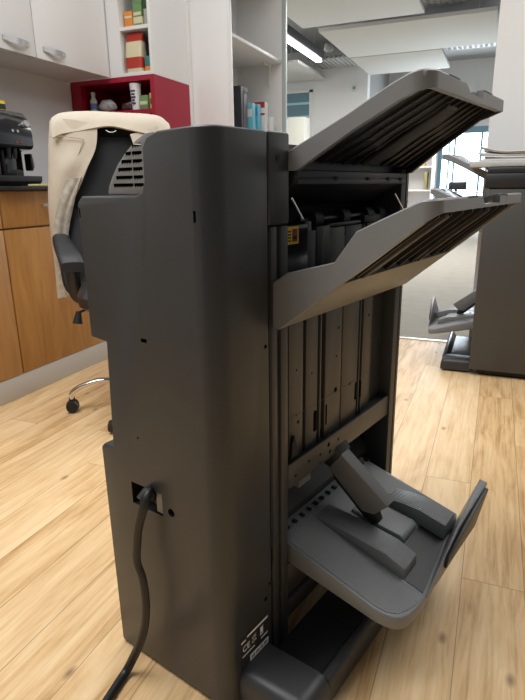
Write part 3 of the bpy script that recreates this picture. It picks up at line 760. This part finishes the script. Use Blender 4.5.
# cabinet tops in the far office
cb = tag(obj('storage_cabinet', B(-3.50,-2.95,8.95,9.25,.002,1.93), mat('cream_laminate', (.66,.66,.58), .5), None, .004), 'tall cream cabinet beside the blue window in the far office', 'cabinet')
fs = thing('low_bookcase', 'white low bookcase standing near the bright window far back', 'bookcase', (-1.42, 9.0, 0))
obj('side_panel', B(0,.02,0,.35,.003,1.45), M_white, fs); obj('side_panel', B(.46,.48,0,.35,.003,1.45), M_white, fs); obj('back_panel', B(.02,.46,.33,.35,.003,1.45), M_white, fs)
for z in (.10,.45,.80,1.14,1.43): obj('shelf', B(.02,.46,0,.33,z-.02,z), M_white, fs)
tag(obj('small_basket', B(-1.20,-1.06,9.03,9.2,1.141,1.19), C('pack_straw',(.45,.33,.12)), None, .006), 'small straw coloured basket on the far low bookcase', 'basket')
tag(obj('leaning_folder', B(-1.06,-1.02,9.03,9.25,.801,1.06), C('pack_olive',(.30,.27,.12)), None, .003), 'olive folder standing on the far low bookcase', 'folder')
mo = thing('desk_monitor', 'small dark monitor far off in front of the bright window', 'monitor', (-.62, 10.6, 0))
obj('screen', B(-.20,.10,0,.04,.785,.915), M_dark, mo, .005); obj('stand', B(-.10,-.05,.01,.03,.7582,.785), M_dark, mo)
dk = thing('office_desk', 'pale desk far off under the dark monitor', 'desk', (-.62, 10.6, 0))
obj('desktop', B(-.75,.55,-.25,.45,.73,.758), M_white, dk, .004)
for x in (-.7,.5):
    for y in (-.2,.4): obj('leg', B(x-.02,x+.02,y-.02,y+.02,.003,.73), M_alu, dk)

# hanging acoustic panels
M_baf = mat('acoustic_white', (.66,.65,.61), .85)
spec = [(-2.38,-.95,5.55,7.12,'white ceiling panel nearest us, top centre'),(-2.25,-.20,7.36,8.92,'wide white ceiling panel in the middle of the row'),
        (-2.25,-.93,8.97,10.38,'white ceiling panel farthest back, above the back wall'),(-4.6,-3.04,8.90,10.42,'white ceiling panel to the left of the light tube')]
for x0, x1, y0, y1, lab in spec:
    p = thing('ceiling_panel', lab, 'ceiling panel', ((x0+x1)/2, (y0+y1)/2, 2.70), 0, 'hanging acoustic ceiling panels')
    a, b = (x1-x0)/2, (y1-y0)/2
    obj('panel', B(-a,a,-b,b,0,.045), M_baf, p, .004)
    for sx in (-.8,.8):
        for sy in (-.8,.8):
            bm = bmesh.new(); cyl(bm, (sx*a,sy*b,.045), (sx*a,sy*b,.499), .006, n=8); obj('hanger_wire', bm, M_alu, p)
# linear lamp
lm = thing('tube_light', 'long bright tube light in a dark housing under the ceiling', 'light', (-2.80, 7.75, 2.74))
obj('housing', B(-.075,.075,-1.5,1.5,.035,.15), mat('dark_grey_metal', (.06,.06,.065), .4), lm, .006)
obj('tube', B(-.045,.045,-1.46,1.46,0,.034), mat('lamp_white', (1,1,1), .5, emit=(1,.98,.94), estr=10), lm, .006)
for y in (-1.2,1.2):
    bm = bmesh.new(); cyl(bm, (0,y,.15), (0,y,.459), .005, n=8); obj('hanger_wire', bm, M_alu, lm)
# perforated metal ceiling trays
pm_ = mat('perforated_metal', (.50,.50,.50), .5)
for i, (x0,x1,y0,y1,lab) in enumerate(((-3.1,-2.0,9.6,10.4,'perforated metal ceiling tray behind the tube light'),(-.95,-.15,8.9,9.9,'perforated metal ceiling tray near the white pillar'),(-1.0,-.30,6.6,7.5,'perforated metal ceiling tray above the middle white panel'))):
    bm = bmesh.new(); nx, ny = int((x1-x0)/.075), int((y1-y0)/.075)
    for a in range(nx+1): box(bm, x0+a*.075, x0+a*.075+.028, y0, y1, 2.86, 2.90)
    for b in range(ny+1): box(bm, x0, x1, y0+b*.075, y0+b*.075+.028, 2.862, 2.898)
    for a in (x0+.1, x1-.1): box(bm, a, a+.01, (y0+y1)/2, (y0+y1)/2+.01, 2.89, 3.199)
    tag(obj('ceiling_grille', bm, pm_), lab, 'ceiling grille', 'perforated ceiling trays')
bm = bmesh.new(); bmesh.ops.create_uvsphere(bm, u_segments=14, v_segments=8, radius=.07); bmesh.ops.translate(bm, verts=bm.verts, vec=(-2.47,8.6,2.80))
tag(obj('spotlight', bm, mat('matt_grey', (.3,.3,.3), .6), None, smooth=True), 'small grey round fitting at the corner of the middle ceiling panel', 'light fitting')
box_ = bmesh.new(); cyl(box_, (-2.47,8.6,2.85), (-2.47,8.6,3.199), .01, n=8); o = obj('rod', box_, M_alu, bpy.data.objects['spotlight'])
sd = bmesh.new(); cyl(sd, (-2.53,10.499,2.53), (-2.53,10.46,2.53), .062, .05, 24); sdo = obj('wall_sensor', sd, M_lab, None, smooth=True); tag(sdo, 'small round white sensor on the back wall', 'sensor')
sd = bmesh.new(); cyl(sd, (-2.53,10.4595,2.53), (-2.53,10.455,2.53), .03, n=20); obj('lens', sd, mat('sensor_grey', (.25,.25,.25), .5), sdo)

# ------------------------------------------------------------------ coffee machine and things on the worktop
cm = thing('coffee_machine', 'glossy black coffee machine on the worktop at the left edge', 'coffee machine', (-2.10, 2.012, .8797), 0)
def cmp(name, bm, m, par=cm, **k): return obj(name, bm, m, par, **k)
body = [(-.22,.006),(.05,.006),(.05,.155),(.118,.160),(.128,.175),(.128,.245),(.110,.290),(.085,.315),(.05,.3245),(-.22,.3245)]
b_ = cmp('body', prism(body, -.30, .065), M_gloss, bevel=.012, seg=3)
cmp('drip_tray', prism([(-.0,.003),(.135,.003),(.152,.022),(.155,.045),(-.0,.045)], -.26, .062), M_dark, bevel=.004)
cmp('brew_column', prism(rrect(.052,.095,-.10,-.015,.015,4), .045, .156, 'z'), M_gloss, bevel=.003)
for y in (-.075,-.04):
    bm = bmesh.new(); cyl(bm, (.108,y,.162), (.108,y,.118), .012, .007, 16); cmp('spout', bm, M_dark, smooth=True)
cmp('milk_flask', prism(rrect(.055,.115,-.19,-.125,.015,4), .046, .150, 'z'), M_gloss, bevel=.003)
cmp('side_grip', B(.055,.095,.064,.078,.070,.145), M_gloss, bevel=.005)
cmp('grip_trim', B(.072,.098,.0765,.0815,.082,.125), M_alu, bevel=.002)
for k in range(2):
    bm = bmesh.new(); cyl(bm, (.127,-.055+k*.028,.232), (.131,-.055+k*.028,.232), .006, n=16); cmp('button', bm, M_alu)
    bm = bmesh.new(); cyl(bm, (.127,-.04+k*.028,.186), (.131,-.04+k*.028,.186), .004, n=12); cmp('indicator_light', bm, mat('red_indicator', (.5,.02,.02), .4))
cmp('control_knob', (lambda bm: cyl(bm, (.118,.025,.262), (.136,.025,.268), .017, .015, 20))(bmesh.new()), M_alu, smooth=True)
fb2 = obj('coffee_pack', B(-2.27,-2.10,1.90,2.064,1.2050,1.252), blackp, None, .003); tag(fb2, 'yellow and black packet lying on top of the coffee machine', 'packet')
obj('yellow_band', B((-2.101,-2.0992,1.905,2.060,1.238,1.251),(-2.101,-2.0992,1.905,2.060,1.206,1.214)), C('pack_gold',(.80,.62,.05)), fb2)
tag(obj('sponge_cloth', prism(rrect(-1.905,-1.845,1.93,2.02,.012,3), .8800, .8885, 'z'), C('sponge_yellow',(.65,.58,.22),.9), None, .002), 'small yellow sponge cloth lying at the front of the worktop', 'cloth')

# ------------------------------------------------------------------ office chair with a coat over its back
CX, CY, CR = -1.29, 1.77, math.radians(37)
ch = thing('office_chair', 'black high-backed office chair with chrome star base, behind the near machine', 'office chair', (CX, CY, 0), CR)
# local frame: the sitter faces -y
bm = bmesh.new()
ls = []
for z, w, d, yo in ((.50,.20,.045,.175),(.60,.225,.05,.205),(.75,.235,.05,.222),(.90,.232,.045,.235),(1.02,.215,.04,.25),(1.09,.175,.032,.262),(1.115,.12,.02,.268)):
    ls.append([(x*w*.86 - .02, yo + y*d, z) for x, y in rrect(-1,1,-1,1,.55,4)])
loft(bm, ls); back = obj('backrest', bm, M_mesh, ch, smooth=True)
bm = bmesh.new(); ls = []
for z, w in ((.80,.16),(.93,.165),(1.03,.15),(1.06,.12)): ls.append([(x*w - .02, .187+(z-.8)*.16 + y*.016, z) for x, y in rrect(-1,1,-1,1,.55,4)])
loft(bm, ls); obj('head_cushion', bm, M_leather, back, smooth=True)
bm = bmesh.new(); ls = []
for z, w in ((.455,.22),(.475,.25),(.51,.255),(.535,.235)): ls.append([(.02 + x*w*.80, -.05 + y*w*.98, z) for x, y in rrect(-1,1,-1,1,.35,5)])
loft(bm, ls); obj('seat', bm, M_leather, ch, smooth=True)
obj('seat_mechanism', B(-.11,.11,-.12,.10,.405,.456), M_dark, ch, .01)
bm = bmesh.new(); tube(bm, [(0,.06,.43),(0,.20,.44),(0,.265,.50),(0,.27,.62)], .022, 12, 6); obj('back_bracket', bm, M_dark, ch, smooth=True)
bm = bmesh.new(); cyl(bm, (0,0,.10), (0,0,.24), .03, n=20); cyl(bm, (0,0,.24), (0,0,.41), .016, n=20); obj('gas_lift', bm, M_chrome, ch, smooth=True)
for s in (-1, 1):
    bm = bmesh.new(); ls = []
    pts = catmull([(s*.248,.150,.680),(s*.243,.10,.676),(s*.228,.04,.655),(s*.208,-.02,.620),(s*.196,-.055,.590)], 6)
    for i, p in enumerate(pts):
        t = i/(len(pts)-1); w = .026 + .018*min(1, t*1.3); h = .018
        ls.append([(p.x + x*w, p.y, p.z + y*h) for x, y in rrect(-1,1,-1,1,.6,3)])
    loft(bm, ls); a = obj('armrest', bm, M_leather, ch, smooth=True)
    bm = bmesh.new(); tube(bm, [(s*.200,-.035,.590),(s*.202,-.020,.52),(s*.19,.0,.465),(s*.10,.02,.447)], .024, 12, 6, .8); obj('arm_support', bm, M_dark, a, smooth=True)
    bm = bmesh.new(); tube(bm, [(s*.255,.12,.655),(s*.245,.10,.58),(s*.22,.06,.48),(s*.10,.04,.447)], .015, 12, 6, .8); obj('arm_support', bm, M_dark, a, smooth=True)
bm = bmesh.new(); tube(bm, [(-.09,.0,.43),(-.15,-.03,.43),(-.195,-.055,.42)], .005, 8, 6); lv = obj('height_lever', bm, M_dark, ch, smooth=True)
bm = bmesh.new(); cyl(bm, (-.196,-.055,.424), (-.203,-.058,.380), .009, .019, 14); obj('lever_knob', bm, M_rubber, lv, smooth=True)
bm = bmesh.new(); cyl(bm, (0,0,.075), (0,0,.13), .045, .035, 20); hub = obj('hub', bm, M_chrome, ch, smooth=True)
for k in range(5):
    a = math.radians(214 - math.degrees(CR) + 72*k); c, s = math.cos(a), math.sin(a)
    bm = bmesh.new(); tube(bm, [(.03*c,.03*s,.105),(.13*c,.13*s,.125),(.21*c,.21*s,.110),(.258*c,.258*s,.082),(.263*c,.263*s,.058)], .0135, 14, 6, .75)
    lg = obj('leg', bm, M_chrome, ch, smooth=True)
    bm = bmesh.new()
    n_ = Vector((-s, c, 0)); p = Vector((.263*c, .263*s, .026))
    for d in (-1, 1): cyl(bm, p + n_*.006*d, p + n_*.024*d, .0255, .022, 22)
    cyl(bm, p + Vector((0,0,.012)), p + Vector((0,0,.036)), .012, n=12)
    obj('castor', bm, M_rubber, lg, smooth=True)

# coat: laid over the top of the backrest, two front panels hanging open
coat = thing('coat', 'cream quilted-lined coat draped over the back of the black office chair', 'coat', (CX, CY, 0), CR)
def sheet(bm, rows, th=.008):
    """rows of 3-D points -> a thin two-sided cloth"""
    g = [[Vector(p) for p in r] for r in rows]
    nr, nc = len(g), len(g[0])
    def nrm(i, j):
        a = g[min(i+1, nr-1)][j] - g[max(i-1, 0)][j]; b = g[i][min(j+1, nc-1)] - g[i][max(j-1, 0)]
        v = a.cross(b); return v.normalized() if v.length > 1e-9 else Vector((0, 1, 0))
    A = [[bm.verts.new(g[i][j] + nrm(i, j)*th/2) for j in range(nc)] for i in range(nr)]
    Bq = [[bm.verts.new(g[i][j] - nrm(i, j)*th/2) for j in range(nc)] for i in range(nr)]
    for i in range(nr-1):
        for j in range(nc-1):
            bm.faces.new((A[i][j], A[i+1][j], A[i+1][j+1], A[i][j+1])); bm.faces.new((Bq[i][j], Bq[i][j+1], Bq[i+1][j+1], Bq[i+1][j]))
    for i in range(nr-1):
        bm.faces.new((A[i][0], Bq[i][0], Bq[i+1][0], A[i+1][0])); bm.faces.new((A[i][-1], A[i+1][-1], Bq[i+1][-1], Bq[i][-1]))
    for j in range(nc-1):
        bm.faces.new((A[0][j], A[0][j+1], Bq[0][j+1], Bq[0][j])); bm.faces.new((A[-1][j], Bq[-1][j], Bq[-1][j+1], A[-1][j+1]))
    return bm
def smooth_rows(keys, nz, nx):
    """interpolate a coarse grid of control points to a fine one"""
    cols = [catmull(r, nx) for r in keys]
    out = []
    T = list(zip(*cols)); T2 = [catmull(c, nz) for c in T]
    return [list(r) for r in zip(*T2)]
def fold(rows, amp, f):
    for i, r in enumerate(rows):
        for j, p in enumerate(r):
            p.y += amp*min(1, i/10)*math.sin(j*f + i*.13) + .4*amp*math.sin(i*.5 + j*.9); p.x += amp*.5*math.sin(i*.35+j*.3)
    return rows
# left panel (from the shoulder down to the hem)

keys = [[(-.06,.330,1.120),(-.17,.328,1.118),(-.232,.290,1.118),(-.236,.215,1.120),(-.165,.172,1.118),(-.072,.168,1.100)],
        [(-.08,.335,1.02),(-.18,.330,1.02),(-.248,.285,1.02),(-.252,.205,1.02),(-.180,.160,1.02),(-.084,.155,1.015)],
        [(-.09,.330,.95),(-.19,.322,.95),(-.260,.275,.95),(-.262,.200,.95),(-.200,.150,.95),(-.118,.140,.945)],
        [(-.10,.325,.88),(-.20,.315,.88),(-.268,.270,.88),(-.270,.200,.88),(-.215,.155,.88),(-.150,.148,.885)],
        [(-.13,.320,.78),(-.22,.300,.78),(-.276,.262,.78),(-.280,.205,.78),(-.250,.172,.78),(-.205,.165,.785)],
        [(-.16,.320,.66),(-.24,.300,.66),(-.284,.262,.66),(-.286,.215,.66),(-.262,.190,.66),(-.238,.182,.66)],
        [(-.18,.315,.54),(-.25,.300,.54),(-.286,.262,.54),(-.288,.220,.54),(-.268,.195,.54),(-.250,.188,.54)],
        [(-.19,.312,.435),(-.255,.296,.43),(-.285,.262,.43),(-.288,.222,.43),(-.270,.200,.433),(-.254,.190,.437)]]
rows = fold(smooth_rows(keys, 5, 5), .004, .8)
obj('front_panel', sheet(bmesh.new(), rows), M_coat, coat, smooth=True)
keys = [[(.200,.335,1.115),(.205,.25,1.112),(.165,.175,1.100),(.09,.165,1.075),(.050,.162,1.066)],
        [(.205,.335,1.02),(.212,.25,1.02),(.17,.165,1.01),(.10,.155,1.0),(.065,.150,1.0)],
        [(.205,.33,.88),(.214,.25,.88),(.18,.17,.88),(.13,.150,.88),(.105,.147,.88)],
        [(.20,.32,.66),(.222,.26,.66),(.21,.20,.66),(.18,.175,.66),(.17,.170,.66)]]
rows = fold(smooth_rows(keys, 6, 5), .004, .8)
obj('front_panel', sheet(bmesh.new(), rows), M_coat, coat, smooth=True)
xs = [-.236,-.205,-.15,-.09,-.02,.05,.12,.175,.205]
tp = [.975,.992,1.0,1.002,1.0,.998,.995,.985,.96]
prof = [(.330,.80),(.336,.95),(.330,1.07),(.305,1.132),(.262,1.150),(.215,1.146),(.180,1.122),(.162,1.094)]
keys = [[(x, y, 1.0 + (z-1.0)*1.0 - (1-t)*.9*(1 if z > 1 else 0)) for x, t in zip(xs, tp)] for y, z in prof]
# arch of the neckline
for j, x in enumerate(xs):
    y, z = keys[-1][j][1:]; keys[-1][j] = (x, y, z - .022*min(1, abs(x+.02)/.14))
rows = fold(smooth_rows(keys, 5, 4), .0025, .55)
obj('shoulder_piece', sheet(bmesh.new(), rows, .009), M_coat, coat, smooth=True)
keys = [[(-.205,.142,.90),(-.172,.138,.905),(-.146,.138,.91)],[(-.240,.152,.82),(-.205,.146,.82),(-.178,.150,.83)],
        [(-.268,.170,.72),(-.240,.164,.72),(-.216,.166,.72)],[(-.280,.188,.60),(-.256,.180,.60),(-.236,.176,.60)],[(-.284,.192,.44),(-.264,.184,.44),(-.247,.180,.445)]]
rows = fold(smooth_rows(keys, 7, 5), .004, 1.1)
obj('quilted_lining', sheet(bmesh.new(), rows, .006), M_lining, coat, smooth=True)
bm = bmesh.new(); tube(bm, [(-.040,.158,1.080),(-.028,.152,1.073),(-.014,.152,1.073),(-.002,.158,1.079)], .0015, 8, 6)
obj('hanging_loop', bm, M_lab, coat, smooth=True)
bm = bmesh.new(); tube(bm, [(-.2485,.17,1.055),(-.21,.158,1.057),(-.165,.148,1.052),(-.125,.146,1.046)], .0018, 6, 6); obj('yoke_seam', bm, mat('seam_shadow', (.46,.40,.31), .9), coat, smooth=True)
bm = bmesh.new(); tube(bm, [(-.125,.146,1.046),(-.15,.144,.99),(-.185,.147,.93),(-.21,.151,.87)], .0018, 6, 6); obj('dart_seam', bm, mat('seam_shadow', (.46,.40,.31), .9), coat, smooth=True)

# ------------------------------------------------------------------ light
W = bpy.data.worlds.new('World'); S.world = W; W.use_nodes = True
wt_ = W.node_tree; N, L = wt_.nodes, wt_.links; bg_ = N['Background']
tc = N.new('ShaderNodeTexCoord'); dp = N.new('ShaderNodeVectorMath'); dp.operation = 'DOT_PRODUCT'; dp.inputs[1].default_value = (.84,-.54,0)
L.new(tc.outputs['Generated'], dp.inputs[0])
mr = N.new('ShaderNodeMapRange'); mr.interpolation_type = 'SMOOTHSTEP'; L.new(dp.outputs['Value'], mr.inputs['Value'])
mr.inputs['From Min'].default_value = -.15; mr.inputs['From Max'].default_value = .45; mr.inputs['To Min'].default_value = .88; mr.inputs['To Max'].default_value = .14
bg_.inputs[0].default_value = (.90,.95,1,1); L.new(mr.outputs[0], bg_.inputs[1])
def area(name, loc, size, power, col=(1,1,1), target=None, sy=None):
    l = bpy.data.lights.new(name, 'AREA'); l.energy = power; l.color = col; l.shape = 'RECTANGLE'; l.size = size; l.size_y = sy or size
    o = bpy.data.objects.new(name, l); COL.objects.link(o); o.location = loc
    if target: o.rotation_euler = (Vector(target) - Vector(loc)).to_track_quat('-Z', 'Y').to_euler()
    return o
area('ceiling_lamp_light', (-1.2, .5, 2.75), 1.2, 58, (1,.985,.965), (-.9,.9,0), 1.8)
area('ceiling_lamp_light', (.9, 2.2, 2.75), 1.2, 27, (1,.985,.965), (.9,1.8,0), 1.8)
area('ceiling_lamp_light', (-1.2, 7.0, 2.6), 2.5, 170, (1,.98,.95), (-1.2,7,0), 3)
area('left_wall_fill', (-.85, 2.5, 2.7), .8, 8, (1,.98,.96), (-2.4,2.3,1.1))  # unseen fill lamp added to brighten the cabinets and wall on the left
area('window_light', (-.5, 12.3, 1.3), 1.4, 90, (.85,.93,1), (-.5,5,.8), 1.6)
S.view_settings.view_transform = 'Standard'; S.view_settings.look = 'None'; S.view_settings.exposure = 0; S.view_settings.gamma = 1
S.view_settings.use_curve_mapping = False
